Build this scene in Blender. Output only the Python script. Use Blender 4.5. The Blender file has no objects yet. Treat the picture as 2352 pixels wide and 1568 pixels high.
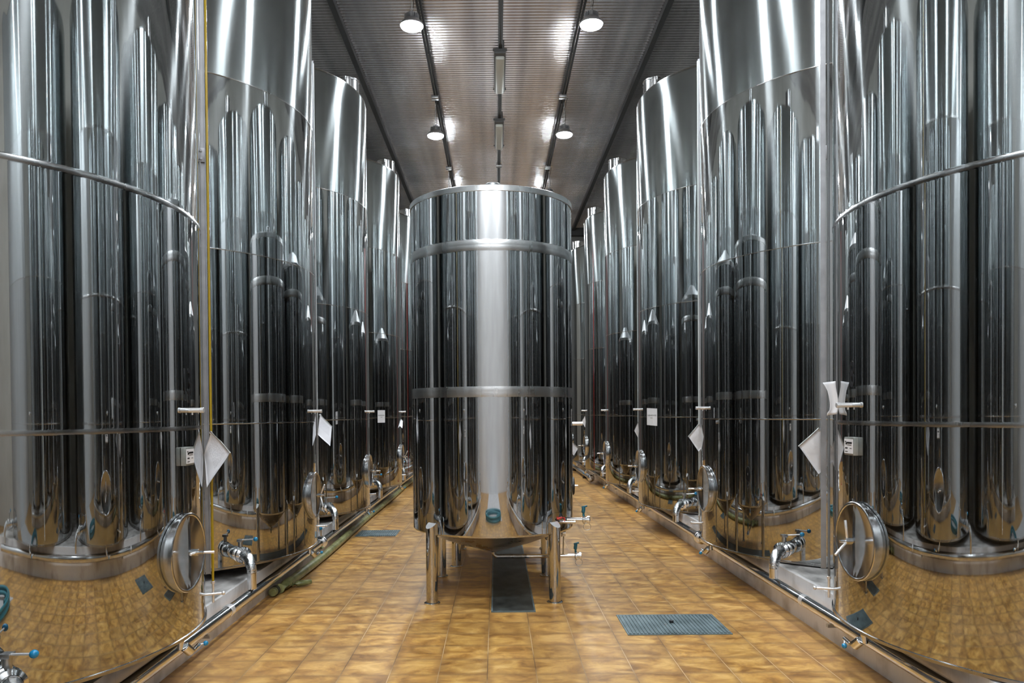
import bpy, bmesh, math, random
from mathutils import Vector, Matrix
PI = math.pi
random.seed(7)
SC = bpy.context.scene
COL = SC.collection

# ------------------------------------------------------------------ materials
def new_mat(name):
    m = bpy.data.materials.new(name); m.use_nodes = True
    nt = m.node_tree
    b = nt.nodes['Principled BSDF']
    return m, nt, b

def simple(name, col, rough=0.5, metal=0.0, emit=None, estr=0, coat=0, trans=0):
    m, nt, b = new_mat(name)
    b.inputs['Base Color'].default_value = (*col, 1)
    b.inputs['Roughness'].default_value = rough
    b.inputs['Metallic'].default_value = metal
    b.inputs['Coat Weight'].default_value = coat
    b.inputs['Transmission Weight'].default_value = trans
    if emit:
        b.inputs['Emission Color'].default_value = (*emit, 1)
        b.inputs['Emission Strength'].default_value = estr
    return m

def noisy(name, c1, c2, scale=6, rough=0.6, metal=0.0, stretch=(1, 1, 1), lo=0.35, hi=0.65, bump=0.0, detail=6):
    m, nt, b = new_mat(name)
    N = nt.nodes; L = nt.links
    tc = N.new('ShaderNodeTexCoord'); mp = N.new('ShaderNodeMapping'); mp.inputs['Scale'].default_value = stretch
    no = N.new('ShaderNodeTexNoise'); no.inputs['Scale'].default_value = scale; no.inputs['Detail'].default_value = detail
    cr = N.new('ShaderNodeValToRGB')
    cr.color_ramp.elements[0].position = lo; cr.color_ramp.elements[0].color = (*c1, 1)
    cr.color_ramp.elements[1].position = hi; cr.color_ramp.elements[1].color = (*c2, 1)
    L.new(tc.outputs['Object'], mp.inputs['Vector']); L.new(mp.outputs[0], no.inputs['Vector'])
    L.new(no.outputs['Fac'], cr.inputs[0]); L.new(cr.outputs[0], b.inputs['Base Color'])
    b.inputs['Roughness'].default_value = rough; b.inputs['Metallic'].default_value = metal
    if bump:
        bp = N.new('ShaderNodeBump'); bp.inputs['Strength'].default_value = bump; bp.inputs['Distance'].default_value = 0.01
        L.new(no.outputs['Fac'], bp.inputs['Height']); L.new(bp.outputs[0], b.inputs['Normal'])
    return m

def steel(name, col, rough, aniso=0.75, wob=0.35, wdist=0.0010, zstretch=0.25, fine=0.0, streak=0.25, big=0.5, broad=0.0, brough=0.3):
    """sheet steel rolled into a cylinder: circumferential grain, slightly wavy"""
    m, nt, b = new_mat(name)
    N = nt.nodes; L = nt.links
    b.inputs['Metallic'].default_value = 1.0
    b.inputs['Anisotropic'].default_value = aniso
    b.inputs['Anisotropic Rotation'].default_value = 0.25
    tg = N.new('ShaderNodeTangent'); tg.direction_type = 'RADIAL'; tg.axis = 'Z'
    L.new(tg.outputs[0], b.inputs['Tangent'])
    tc = N.new('ShaderNodeTexCoord')
    # per-tank variation
    oi = N.new('ShaderNodeObjectInfo')
    ml = N.new('ShaderNodeMath'); ml.operation = 'MULTIPLY'; ml.inputs[1].default_value = 37.0
    L.new(oi.outputs['Random'], ml.inputs[0])
    mp = N.new('ShaderNodeMapping'); mp.inputs['Scale'].default_value = (7, 7, zstretch)
    L.new(tc.outputs['Object'], mp.inputs['Vector'])
    n1 = N.new('ShaderNodeTexNoise'); n1.noise_dimensions = '4D'; n1.inputs['Scale'].default_value = 1.0
    n1.inputs['Detail'].default_value = 2.0; n1.inputs['Roughness'].default_value = 0.35
    L.new(mp.outputs[0], n1.inputs['Vector']); L.new(ml.outputs[0], n1.inputs['W'])
    mp2 = N.new('ShaderNodeMapping'); mp2.inputs['Scale'].default_value = (1.3, 1.3, 0.55)
    L.new(tc.outputs['Object'], mp2.inputs['Vector'])
    n2 = N.new('ShaderNodeTexNoise'); n2.noise_dimensions = '4D'; n2.inputs['Scale'].default_value = 1.0; n2.inputs['Detail'].default_value = 1.0
    L.new(mp2.outputs[0], n2.inputs['Vector']); L.new(ml.outputs[0], n2.inputs['W'])
    b1 = N.new('ShaderNodeBump'); b1.inputs['Strength'].default_value = wob; b1.inputs['Distance'].default_value = wdist
    L.new(n1.outputs['Fac'], b1.inputs['Height'])
    b2 = N.new('ShaderNodeBump'); b2.inputs['Strength'].default_value = big; b2.inputs['Distance'].default_value = 0.012
    L.new(n2.outputs['Fac'], b2.inputs['Height']); L.new(b1.outputs[0], b2.inputs['Normal'])
    L.new(b2.outputs[0], b.inputs['Normal'])
    # roughness and tone vary in faint vertical smears
    mp3 = N.new('ShaderNodeMapping'); mp3.inputs['Scale'].default_value = (5, 5, 0.5)
    L.new(tc.outputs['Object'], mp3.inputs['Vector'])
    n3 = N.new('ShaderNodeTexNoise'); n3.inputs['Scale'].default_value = 1.4; n3.inputs['Detail'].default_value = 5
    L.new(mp3.outputs[0], n3.inputs['Vector'])
    mr = N.new('ShaderNodeMapRange'); mr.inputs['From Min'].default_value = 0.3; mr.inputs['From Max'].default_value = 0.7
    mr.inputs['To Min'].default_value = rough * (1 - streak); mr.inputs['To Max'].default_value = rough * (1 + streak)
    L.new(n3.outputs['Fac'], mr.inputs['Value']); L.new(mr.outputs[0], b.inputs['Roughness'])
    mx = N.new('ShaderNodeMix'); mx.data_type = 'RGBA'
    mx.inputs[6].default_value = (*col, 1); mx.inputs[7].default_value = (*[c * 0.9 for c in col], 1)
    L.new(n3.outputs['Fac'], mx.inputs[0]); L.new(mx.outputs[2], b.inputs['Base Color'])
    if broad:      # faint wide lobe of the brushed grain over the polish
        g = N.new('ShaderNodeBsdfAnisotropic'); g.inputs['Roughness'].default_value = brough; g.inputs['Anisotropy'].default_value = 0.72
        g.inputs['Rotation'].default_value = 0.0
        L.new(mx.outputs[2], g.inputs['Color']); L.new(b2.outputs[0], g.inputs['Normal']); L.new(tg.outputs[0], g.inputs['Tangent'])
        ms = N.new('ShaderNodeMixShader'); ms.inputs[0].default_value = broad
        out = N['Material Output'] if 'Material Output' in N else [n for n in N if n.type == 'OUTPUT_MATERIAL'][0]
        L.new(b.outputs[0], ms.inputs[1]); L.new(g.outputs[0], ms.inputs[2]); L.new(ms.outputs[0], out.inputs['Surface'])
    return m

M = {}
M['mirror'] = steel('polished_steel', (0.50, 0.515, 0.52), 0.018, 0.70, wob=0.5, wdist=0.0008, zstretch=0.12, big=0.06, broad=0.04, brough=0.20)
M['semi'] = steel('semi_polished_steel', (0.55, 0.58, 0.59), 0.03, 0.85, wob=0.9, wdist=0.0034, zstretch=0.045, big=0.04, broad=0.11, brough=0.24)
M['satin'] = steel('satin_steel', (0.54, 0.585, 0.595), 0.12, 0.90, wob=0.8, wdist=0.0026, zstretch=0.04, big=0.04, broad=0.42, brough=0.26)
M['centre'] = steel('central_tank_steel', (0.56, 0.565, 0.57), 0.02, 0.75, wob=0.4, wdist=0.0007, zstretch=0.05, big=0.03, broad=0.04, brough=0.20)
M['weld'] = steel('weld_band_steel', (0.40, 0.40, 0.40), 0.24, 0.5, wob=0.3, wdist=0.0015, zstretch=2)
M['weldb'] = steel('pale_weld_band', (0.62, 0.62, 0.62), 0.30, 0.4, wob=0.6, wdist=0.002, zstretch=3)
M['chrome'] = simple('bright_steel', (0.78, 0.79, 0.80), 0.10, 1.0)
M['ring'] = noisy('satin_ring_steel', (0.50, 0.51, 0.52), (0.62, 0.63, 0.64), 20, 0.20, 1.0)
M['lid'] = simple('mirror_lid_steel', (0.5, 0.51, 0.52), 0.14, 1.0)
M['chromed'] = noisy('hammered_steel', (0.70, 0.71, 0.72), (0.86, 0.87, 0.88), 60, 0.12, 1.0, bump=0.6)
M['dullsteel'] = noisy('dull_steel', (0.42, 0.43, 0.44), (0.55, 0.56, 0.57), 14, 0.38, 1.0)
M['channel'] = noisy('grey_channel_steel', (0.24, 0.24, 0.25), (0.30, 0.30, 0.31), 9, 0.5, 0.6)
M['gasket'] = simple('black_rubber', (0.012, 0.012, 0.013), 0.5)
M['ink'] = simple('black_ink', (0.004, 0.004, 0.005), 0.35)
M['blue'] = simple('blue_plastic', (0.008, 0.19, 0.38), 0.25, coat=0.4)
M['teal'] = simple('teal_plastic', (0.01, 0.10, 0.14), 0.35)
M['red'] = simple('red_plastic', (0.42, 0.03, 0.02), 0.35)
M['wine'] = simple('yellow_wine_tube', (0.36, 0.24, 0.008), 0.15, coat=0.6)
M['clear'] = simple('clear_tube', (0.62, 0.66, 0.66), 0.12, coat=0.6)
M['dulltube'] = simple('grey_tube', (0.16, 0.17, 0.18), 0.3)
M['lever'] = simple('white_steel_rod', (0.85, 0.85, 0.86), 0.2, 0.6)
M['hose'] = noisy('green_hose', (0.10, 0.11, 0.035), (0.30, 0.31, 0.14), 9, 0.35, lo=0.3, hi=0.7)
M['tealhose'] = simple('teal_hose', (0.02, 0.16, 0.20), 0.35)
M['wall'] = noisy('cream_wall_paint', (0.42, 0.40, 0.36), (0.50, 0.48, 0.44), 1.5, 0.7)
M['wallb'] = noisy('white_wall_paint', (0.66, 0.66, 0.67), (0.74, 0.74, 0.75), 1.2, 0.6)
M['darkwall'] = noisy('dark_end_wall', (0.05, 0.05, 0.05), (0.09, 0.09, 0.085), 1.0, 0.7)
M['beam'] = simple('dark_painted_steel', (0.007, 0.008, 0.008), 0.6)
M['cond'] = simple('black_conduit', (0.006, 0.006, 0.007), 0.8)
M['slab'] = noisy('added_pale_slab', (0.46, 0.45, 0.45), (0.56, 0.55, 0.55), 3, 0.35)
M['concrete'] = noisy('wet_grey_concrete', (0.22, 0.21, 0.20), (0.62, 0.60, 0.58), 3.2, 0.30, stretch=(2.2, 1, 1), lo=0.36, hi=0.62)
M['lens'] = simple('lamp_lens', (1, 1, 1), 0.4, emit=(0.90, 0.96, 1.0), estr=600)
M['lampbody'] = simple('lamp_housing', (0.35, 0.35, 0.36), 0.4, 0.6)
M['tube'] = simple('unlit_diffuser', (0.42, 0.42, 0.38), 0.35, 0.0)
M['tubebox'] = simple('fluorescent_housing', (0.06, 0.06, 0.06), 0.5)
M['strip'] = noisy('black_green_drain_cover', (0.012, 0.016, 0.016), (0.05, 0.06, 0.058), 10, 0.4, stretch=(1, 0.6, 1))

def floor_mat():
    m, nt, b = new_mat('ochre_floor_tiles'); N = nt.nodes; L = nt.links
    TX, TY, OX, OY = 0.30, 0.285, -0.066, 0.05
    tc = N.new('ShaderNodeTexCoord'); sp = N.new('ShaderNodeSeparateXYZ'); L.new(tc.outputs['Object'], sp.inputs[0])
    def math_(op, a, bv=None, c=None):
        n = N.new('ShaderNodeMath'); n.operation = op
        for i, v in enumerate((a, bv, c)):
            if v is None: continue
            if isinstance(v, (int, float)): n.inputs[i].default_value = v
            else: L.new(v, n.inputs[i])
        return n.outputs[0]
    u = math_('DIVIDE', math_('SUBTRACT', sp.outputs[0], OX), TX)
    v = math_('DIVIDE', math_('SUBTRACT', sp.outputs[1], OY), TY)
    fu = math_('FRACT', u); fv = math_('FRACT', v)
    iu = math_('FLOOR', u); iv = math_('FLOOR', v)
    du = math_('MINIMUM', fu, math_('SUBTRACT', 1.0, fu)); dv = math_('MINIMUM', fv, math_('SUBTRACT', 1.0, fv))
    gu = math_('LESS_THAN', du, 0.006); gv = math_('LESS_THAN', dv, 0.005)
    # per tile random
    cmb = N.new('ShaderNodeCombineXYZ'); L.new(iu, cmb.inputs[0]); L.new(iv, cmb.inputs[1])
    wn = N.new('ShaderNodeTexWhiteNoise'); L.new(cmb.outputs[0], wn.inputs['Vector'])
    # mottled glaze, stretched sideways
    add = N.new('ShaderNodeVectorMath'); add.operation = 'MULTIPLY_ADD'
    L.new(wn.outputs['Color'], add.inputs[0]); add.inputs[1].default_value = (3, 3, 3); L.new(tc.outputs['Object'], add.inputs[2])
    mp = N.new('ShaderNodeMapping'); mp.inputs['Scale'].default_value = (5.5, 8.0, 1); L.new(add.outputs[0], mp.inputs['Vector'])
    n1 = N.new('ShaderNodeTexNoise'); n1.inputs['Scale'].default_value = 1.0; n1.inputs['Detail'].default_value = 7; n1.inputs['Roughness'].default_value = 0.62
    n1.inputs['Distortion'].default_value = 0.6
    L.new(mp.outputs[0], n1.inputs['Vector'])
    cr = N.new('ShaderNodeValToRGB'); e = cr.color_ramp.elements
    e[0].position = 0.30; e[0].color = (0.19, 0.083, 0.018, 1)
    e[1].position = 0.74; e[1].color = (0.70, 0.44, 0.15, 1)
    x = e.new(0.44); x.color = (0.36, 0.175, 0.038, 1)
    x = e.new(0.58); x.color = (0.54, 0.30, 0.075, 1)
    L.new(n1.outputs['Fac'], cr.inputs[0])
    # large scale worn, paler areas
    n2 = N.new('ShaderNodeTexNoise'); n2.inputs['Scale'].default_value = 0.55; n2.inputs['Detail'].default_value = 3; L.new(tc.outputs['Object'], n2.inputs['Vector'])
    mr = N.new('ShaderNodeMapRange'); mr.inputs['From Min'].default_value = 0.45; mr.inputs['From Max'].default_value = 0.75; mr.inputs['To Max'].default_value = 0.45
    L.new(n2.outputs['Fac'], mr.inputs['Value'])
    m1 = N.new('ShaderNodeMix'); m1.data_type = 'RGBA'; L.new(mr.outputs[0], m1.inputs[0]); L.new(cr.outputs[0], m1.inputs[6]); m1.inputs[7].default_value = (0.42, 0.27, 0.15, 1)
    hv = N.new('ShaderNodeHueSaturation'); L.new(m1.outputs[2], hv.inputs['Color'])
    mv = N.new('ShaderNodeMapRange'); mv.inputs['To Min'].default_value = 0.86; mv.inputs['To Max'].default_value = 1.12; L.new(wn.outputs['Value'], mv.inputs['Value'])
    L.new(mv.outputs[0], hv.inputs['Value'])
    # darker tile borders
    edge = N.new('ShaderNodeMapRange'); edge.inputs['From Min'].default_value = 0.0; edge.inputs['From Max'].default_value = 0.16
    edge.inputs['To Min'].default_value = 0.50; edge.inputs['To Max'].default_value = 0.0
    L.new(math_('MINIMUM', du, dv), edge.inputs['Value'])
    m2 = N.new('ShaderNodeMix'); m2.data_type = 'RGBA'; L.new(edge.outputs[0], m2.inputs[0]); L.new(hv.outputs[0], m2.inputs[6]); m2.inputs[7].default_value = (0.20, 0.10, 0.035, 1)
    # grout: long lines pale, some stretches dark
    n3 = N.new('ShaderNodeTexNoise'); n3.inputs['Scale'].default_value = 0.9; L.new(tc.outputs['Object'], n3.inputs['Vector'])
    cg = N.new('ShaderNodeValToRGB'); cg.color_ramp.elements[0].position = 0.42; cg.color_ramp.elements[0].color = (0.10, 0.055, 0.03, 1)
    cg.color_ramp.elements[1].position = 0.55; cg.color_ramp.elements[1].color = (0.62, 0.45, 0.27, 1); L.new(n3.outputs['Fac'], cg.inputs[0])
    m3 = N.new('ShaderNodeMix'); m3.data_type = 'RGBA'; L.new(gu, m3.inputs[0]); L.new(m2.outputs[2], m3.inputs[6]); L.new(cg.outputs[0], m3.inputs[7])
    m4 = N.new('ShaderNodeMix'); m4.data_type = 'RGBA'; L.new(math_('MULTIPLY', gv, 0.45), m4.inputs[0]); L.new(m3.outputs[2], m4.inputs[6]); m4.inputs[7].default_value = (0.14, 0.075, 0.035, 1)
    L.new(m4.outputs[2], b.inputs['Base Color'])
    rr = N.new('ShaderNodeMapRange'); rr.inputs['To Min'].default_value = 0.22; rr.inputs['To Max'].default_value = 0.5; L.new(n1.outputs['Fac'], rr.inputs['Value'])
    L.new(rr.outputs[0], b.inputs['Roughness'])
    bp = N.new('ShaderNodeBump'); bp.inputs['Strength'].default_value = 0.35; bp.inputs['Distance'].default_value = 0.003
    L.new(math_('SUBTRACT', n1.outputs['Fac'], math_('MAXIMUM', gu, gv)), bp.inputs['Height']); L.new(bp.outputs[0], b.inputs['Normal'])
    return m
M['floor'] = floor_mat()

def tile_white():
    m, nt, b = new_mat('white_plinth_tiles'); N = nt.nodes; L = nt.links
    tc = N.new('ShaderNodeTexCoord'); mp = N.new('ShaderNodeMapping'); mp.inputs['Rotation'].default_value = (PI / 2, 0, PI / 2)
    sp = N.new('ShaderNodeSeparateXYZ'); L.new(tc.outputs['Object'], sp.inputs[0])
    a = N.new('ShaderNodeMath'); a.operation = 'DIVIDE'; a.inputs[1].default_value = 0.15; L.new(sp.outputs[1], a.inputs[0])
    f = N.new('ShaderNodeMath'); f.operation = 'FRACT'; L.new(a.outputs[0], f.inputs[0])
    l = N.new('ShaderNodeMath'); l.operation = 'LESS_THAN'; l.inputs[1].default_value = 0.004; L.new(f.outputs[0], l.inputs[0])
    no = N.new('ShaderNodeTexNoise'); no.inputs['Scale'].default_value = 3.5; no.inputs['Detail'].default_value = 5; L.new(tc.outputs['Object'], no.inputs['Vector'])
    cr = N.new('ShaderNodeValToRGB'); cr.color_ramp.elements[0].position = 0.32; cr.color_ramp.elements[0].color = (0.52, 0.49, 0.47, 1)
    cr.color_ramp.elements[1].position = 0.52; cr.color_ramp.elements[1].color = (0.80, 0.78, 0.78, 1); L.new(no.outputs['Fac'], cr.inputs[0])
    mx = N.new('ShaderNodeMix'); mx.data_type = 'RGBA'; L.new(l.outputs[0], mx.inputs[0]); L.new(cr.outputs[0], mx.inputs[6]); mx.inputs[7].default_value = (0.34, 0.31, 0.29, 1)
    L.new(mx.outputs[2], b.inputs['Base Color']); b.inputs['Roughness'].default_value = 0.22
    return m
M['wtile'] = tile_white()

def ceiling_mat():
    m, nt, b = new_mat('corrugated_metal_ceiling'); N = nt.nodes; L = nt.links
    tc = N.new('ShaderNodeTexCoord')
    mp = N.new('ShaderNodeMapping'); mp.inputs['Scale'].default_value = (2.2, 0.05, 0.05); L.new(tc.outputs['Object'], mp.inputs['Vector'])
    no = N.new('ShaderNodeTexNoise'); no.inputs['Scale'].default_value = 1.3; no.inputs['Detail'].default_value = 2; L.new(mp.outputs[0], no.inputs['Vector'])
    cr = N.new('ShaderNodeValToRGB'); cr.color_ramp.elements[0].position = 0.35; cr.color_ramp.elements[0].color = (0.38, 0.37, 0.38, 1)
    cr.color_ramp.elements[1].position = 0.65; cr.color_ramp.elements[1].color = (0.64, 0.615, 0.62, 1); L.new(no.outputs['Fac'], cr.inputs[0])
    L.new(cr.outputs[0], b.inputs['Base Color'])
    b.inputs['Metallic'].default_value = 0.82
    mr = N.new('ShaderNodeMapRange'); mr.inputs['To Min'].default_value = 0.20; mr.inputs['To Max'].default_value = 0.24; L.new(no.outputs['Fac'], mr.inputs['Value'])
    L.new(mr.outputs[0], b.inputs['Roughness'])
    return m
M['ceil'] = ceiling_mat()

def sheet_mat():
    """printed form: grey lines of unreadable small print"""
    m, nt, b = new_mat('printed_paper'); N = nt.nodes; L = nt.links
    uv = N.new('ShaderNodeTexCoord'); sp = N.new('ShaderNodeSeparateXYZ'); L.new(uv.outputs['UV'], sp.inputs[0])
    def mt(op, a, bb=None):
        n = N.new('ShaderNodeMath'); n.operation = op
        for i, v in enumerate((a, bb)):
            if v is None: continue
            if isinstance(v, (int, float)): n.inputs[i].default_value = v
            else: L.new(v, n.inputs[i])
        return n.outputs[0]
    rows = mt('LESS_THAN', mt('FRACT', mt('MULTIPLY', sp.outputs[1], 26.0)), 0.45)
    mp = N.new('ShaderNodeMapping'); mp.inputs['Scale'].default_value = (30, 26, 1); L.new(uv.outputs['UV'], mp.inputs['Vector'])
    no = N.new('ShaderNodeTexNoise'); no.inputs['Scale'].default_value = 1.2; L.new(mp.outputs[0], no.inputs['Vector'])
    words = mt('GREATER_THAN', no.outputs['Fac'], 0.48)
    inx = mt('MULTIPLY', mt('GREATER_THAN', sp.outputs[0], 0.10), mt('LESS_THAN', sp.outputs[0], 0.86))
    iny = mt('MULTIPLY', mt('GREATER_THAN', sp.outputs[1], 0.42), mt('LESS_THAN', sp.outputs[1], 0.90))
    mask = mt('MULTIPLY', mt('MULTIPLY', rows, words), mt('MULTIPLY', inx, iny))
    mx = N.new('ShaderNodeMix'); mx.data_type = 'RGBA'; L.new(mt('MULTIPLY', mask, 0.55), mx.inputs[0])
    mx.inputs[6].default_value = (0.74, 0.74, 0.78, 1); mx.inputs[7].default_value = (0.25, 0.25, 0.28, 1)
    L.new(mx.outputs[2], b.inputs['Base Color']); b.inputs['Roughness'].default_value = 0.35
    b.inputs['Coat Weight'].default_value = 0.3
    return m
M['form'] = sheet_mat()
M['paper'] = simple('plain_white_paper', (0.74, 0.73, 0.75), 0.45)
M['plate'] = noisy('grey_plate_metal', (0.24, 0.25, 0.23), (0.34, 0.34, 0.32), 12, 0.5, 0.6)

def grate_mat():
    m, nt, b = new_mat('blue_grey_grate'); N = nt.nodes; L = nt.links
    tc = N.new('ShaderNodeTexCoord'); no = N.new('ShaderNodeTexNoise'); no.inputs['Scale'].default_value = 5; no.inputs['Detail'].default_value = 6
    L.new(tc.outputs['Object'], no.inputs['Vector'])
    cr = N.new('ShaderNodeValToRGB'); cr.color_ramp.elements[0].position = 0.35; cr.color_ramp.elements[0].color = (0.09, 0.13, 0.14, 1)
    cr.color_ramp.elements[1].position = 0.7; cr.color_ramp.elements[1].color = (0.20, 0.26, 0.28, 1); L.new(no.outputs['Fac'], cr.inputs[0])
    L.new(cr.outputs[0], b.inputs['Base Color']); b.inputs['Roughness'].default_value = 0.42; b.inputs['Metallic'].default_value = 0.3
    return m
M['grate'] = grate_mat()

# ------------------------------------------------------------------ mesh helpers
def basis(d):
    d = Vector(d).normalized()
    up = Vector((0, 0, 1)) if abs(d.z) < 0.95 else Vector((0, 1, 0))
    a = d.cross(up).normalized(); b2 = a.cross(d).normalized()
    return a, b2, d

class MB:
    def __init__(s): s.v = []; s.f = []; s.mi = []; s.sm = []
    def add(s, vs, fs, mi=0, smooth=True):
        o = len(s.v); s.v += [tuple(v) for v in vs]
        for f in fs: s.f.append(tuple(i + o for i in f)); s.mi.append(mi); s.sm.append(smooth)
        return s
    def box(s, c, size, mi=0, rot=None, bev=0.0):
        x, y, z = [a / 2 for a in size]
        if bev > 0:
            bm = bmesh.new(); bmesh.ops.create_cube(bm, size=1)
            for v in bm.verts: v.co = Vector((v.co.x * size[0], v.co.y * size[1], v.co.z * size[2]))
            bmesh.ops.bevel(bm, geom=bm.edges[:], offset=bev, segments=2, affect='EDGES', profile=0.5)
            vs = [v.co.copy() for v in bm.verts]; fs = [[v.index for v in f.verts] for f in bm.faces]; bm.free()
        else:
            vs = [Vector((i, j, k)) for i in (-x, x) for j in (-y, y) for k in (-z, z)]
            fs = [(0, 1, 3, 2), (4, 6, 7, 5), (0, 4, 5, 1), (2, 3, 7, 6), (0, 2, 6, 4), (1, 5, 7, 3)]
        if rot is not None: vs = [rot @ v for v in vs]
        c = Vector(c)
        return s.add([v + c for v in vs], fs, mi, False)
    def lathe(s, prof, seg=32, c=(0, 0, 0), axis=(0, 0, 1), mi=0, mis=None, closed=False, smooth=True, hold=0.0):
        """prof: list of (r, h) along axis"""
        a, b2, d = (Vector((1, 0, 0)), Vector((0, 1, 0)), Vector((0, 0, 1))) if tuple(axis) == (0, 0, 1) else basis(axis)
        c = Vector(c); o = len(s.v)
        # hold loops next to creases so long flat runs keep true normals
        q = [prof[0]]; qm = []
        for i in range(len(prof) - 1):
            (r0, h0), (r1, h1) = prof[i], prof[i + 1]; ln = math.hypot(r1 - r0, h1 - h0)
            if hold and ln > 8 * hold:
                for t in (hold / ln, 1 - hold / ln):
                    q.append((r0 + (r1 - r0) * t, h0 + (h1 - h0) * t)); qm.append(mis[i] if mis else mi)
            q.append((r1, h1)); qm.append(mis[i] if mis else mi)
        if closed: qm.append(mis[-1] if mis else mi)
        prof = q; mis = qm
        for r, h in prof:
            for k in range(seg):
                t = 2 * PI * k / seg
                s.v.append(tuple(c + a * (r * math.cos(t)) + b2 * (r * math.sin(t)) + d * h))
        n = len(prof)
        for i in range(n - 1 + (1 if closed else 0)):
            for k in range(seg):
                p = o + i * seg + k; q = o + i * seg + (k + 1) % seg
                i2 = (i + 1) % n
                s.f.append((p, q, o + i2 * seg + (k + 1) % seg, o + i2 * seg + k)); s.mi.append(mis[i] if mis else mi); s.sm.append(smooth)
        return s
    def cyl(s, p0, p1, r, seg=20, mi=0, cap=True, r2=None):
        p0 = Vector(p0); p1 = Vector(p1); L = (p1 - p0).length; r2 = r if r2 is None else r2
        e = min(r * 0.12, L * 0.1)
        prof = [(0.0001, 0), (r - e, 0), (r, e), (r2, L - e), (r2 - e, L), (0.0001, L)] if cap else [(r, 0), (r2, L)]
        return s.lathe(prof, seg, p0, tuple((p1 - p0).normalized() if (p1 - p0).normalized() != Vector((0, 0, 1)) else (0, 0, 1)), mi)
    def tube(s, pts, r, seg=14, mi=0, closed=False, cap=True):
        pts = [Vector(p) for p in pts]; n = len(pts); rings = []
        prev = None; o = len(s.v)
        for i, p in enumerate(pts):
            if closed: d = (pts[(i + 1) % n] - pts[i - 1]).normalized()
            else: d = (pts[min(i + 1, n - 1)] - pts[max(i - 1, 0)]).normalized()
            if prev is None: a, b2, _ = basis(d)
            else:
                a = prev - d * prev.dot(d); a = a.normalized() if a.length > 1e-6 else basis(d)[0]; b2 = d.cross(a).normalized()
            prev = a
            rr = r[i] if isinstance(r, (list, tuple)) else r
            for k in range(seg):
                t = 2 * PI * k / seg
                s.v.append(tuple(p + a * (rr * math.cos(t)) + b2 * (rr * math.sin(t))))
        for i in range(n - 1 + (1 if closed else 0)):
            for k in range(seg):
                i2 = (i + 1) % n
                s.f.append((o + i * seg + k, o + i * seg + (k + 1) % seg, o + i2 * seg + (k + 1) % seg, o + i2 * seg + k)); s.mi.append(mi); s.sm.append(True)
        if cap and not closed:
            s.f.append(tuple(o + k for k in range(seg))[::-1]); s.mi.append(mi); s.sm.append(False)
            s.f.append(tuple(o + (n - 1) * seg + k for k in range(seg))); s.mi.append(mi); s.sm.append(False)
        return s
    def ball(s, c, r, seg=16, mi=0, sz=1.0):
        prof = [(max(0.0001, r * math.sin(PI * i / 10)), -r * sz * math.cos(PI * i / 10)) for i in range(11)]
        return s.lathe(prof, seg, c, (0, 0, 1), mi)
    def mirror(s, sx):
        if sx < 0:
            s.v = [(-x, y, z) for x, y, z in s.v]; s.f = [f[::-1] for f in s.f]
        return s
    def mesh(s, name, mats):
        me = bpy.data.meshes.new(name); me.from_pydata(s.v, [], s.f)
        for m in mats: me.materials.append(m)
        me.polygons.foreach_set('material_index', s.mi); me.polygons.foreach_set('use_smooth', s.sm)
        bm = bmesh.new(); bm.from_mesh(me); bmesh.ops.recalc_face_normals(bm, faces=bm.faces[:]); bm.to_mesh(me); bm.free()
        me.update(); return me
    def build(s, name, mats, parent=None, loc=(0, 0, 0), auto=True, keepn=False):
        if not isinstance(mats, (list, tuple)): mats = [mats]
        me = s.mesh(name, mats)
        o = bpy.data.objects.new(name, me); COL.objects.link(o); o.parent = parent; o.location = loc
        if auto:
            try: me.set_sharp_from_angle(angle=math.radians(38))
            except Exception: pass
        return o

def arc(c, a, b2, r, t0, t1, n=10):
    c = Vector(c); a = Vector(a); b2 = Vector(b2)
    return [c + a * r * math.cos(t0 + (t1 - t0) * i / n) + b2 * r * math.sin(t0 + (t1 - t0) * i / n) for i in range(n + 1)]

def empty(name, loc, label, cat, group=None, rz=0):
    o = bpy.data.objects.new(name, None); COL.objects.link(o); o.location = loc; o.rotation_euler = (0, 0, rz)
    o.empty_display_size = 0.1
    tag(o, label, cat, group); return o
def tag(o, label=None, cat=None, group=None, kind=None):
    if label: o['label'] = label
    if cat: o['category'] = cat
    if group: o['group'] = group
    if kind: o['kind'] = kind
    return o
def kids(o): return [c for c in bpy.data.objects if c.parent == o]
def copy_tree(o, parent=None):
    c = o.copy(); COL.objects.link(c); c.parent = parent
    for ch in kids(o): copy_tree(ch, c)
    return c
def rbox(o, name, c, size, mat): return MB().box(c, size).build(name, mat, o)

# ------------------------------------------------------------------ the room
RX0, RX1, RY0, RY1, HC = -4.9, 5.2, -2.6, 25.0, 7.6
def struct(name, mb, mat):
    o = mb.build(name, mat); o['kind'] = 'structure'; return o
struct('floor', MB().box(((RX0 + RX1) / 2, (RY0 + RY1) / 2, -0.1), (RX1 - RX0 + 0.6, RY1 - RY0 + 0.6, 0.2)), M['floor'])
struct('wall_left', MB().box((RX0 - 0.1, (RY0 + RY1) / 2, HC / 2), (0.2, RY1 - RY0, HC + 0.2)), M['wall'])
struct('wall_right', MB().box((RX1 + 0.1, (RY0 + RY1) / 2, HC / 2), (0.2, RY1 - RY0, HC + 0.2)), M['wall'])
struct('wall_back', MB().box(((RX0 + RX1) / 2, RY0 - 0.1, HC / 2), (RX1 - RX0 + 0.4, 0.2, HC + 0.2)), M['wallb'])
struct('wall_far', MB().box(((RX0 + RX1) / 2, RY1 + 0.1, HC / 2), (RX1 - RX0 + 0.4, 0.2, HC + 0.2)), M['darkwall'])
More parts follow.
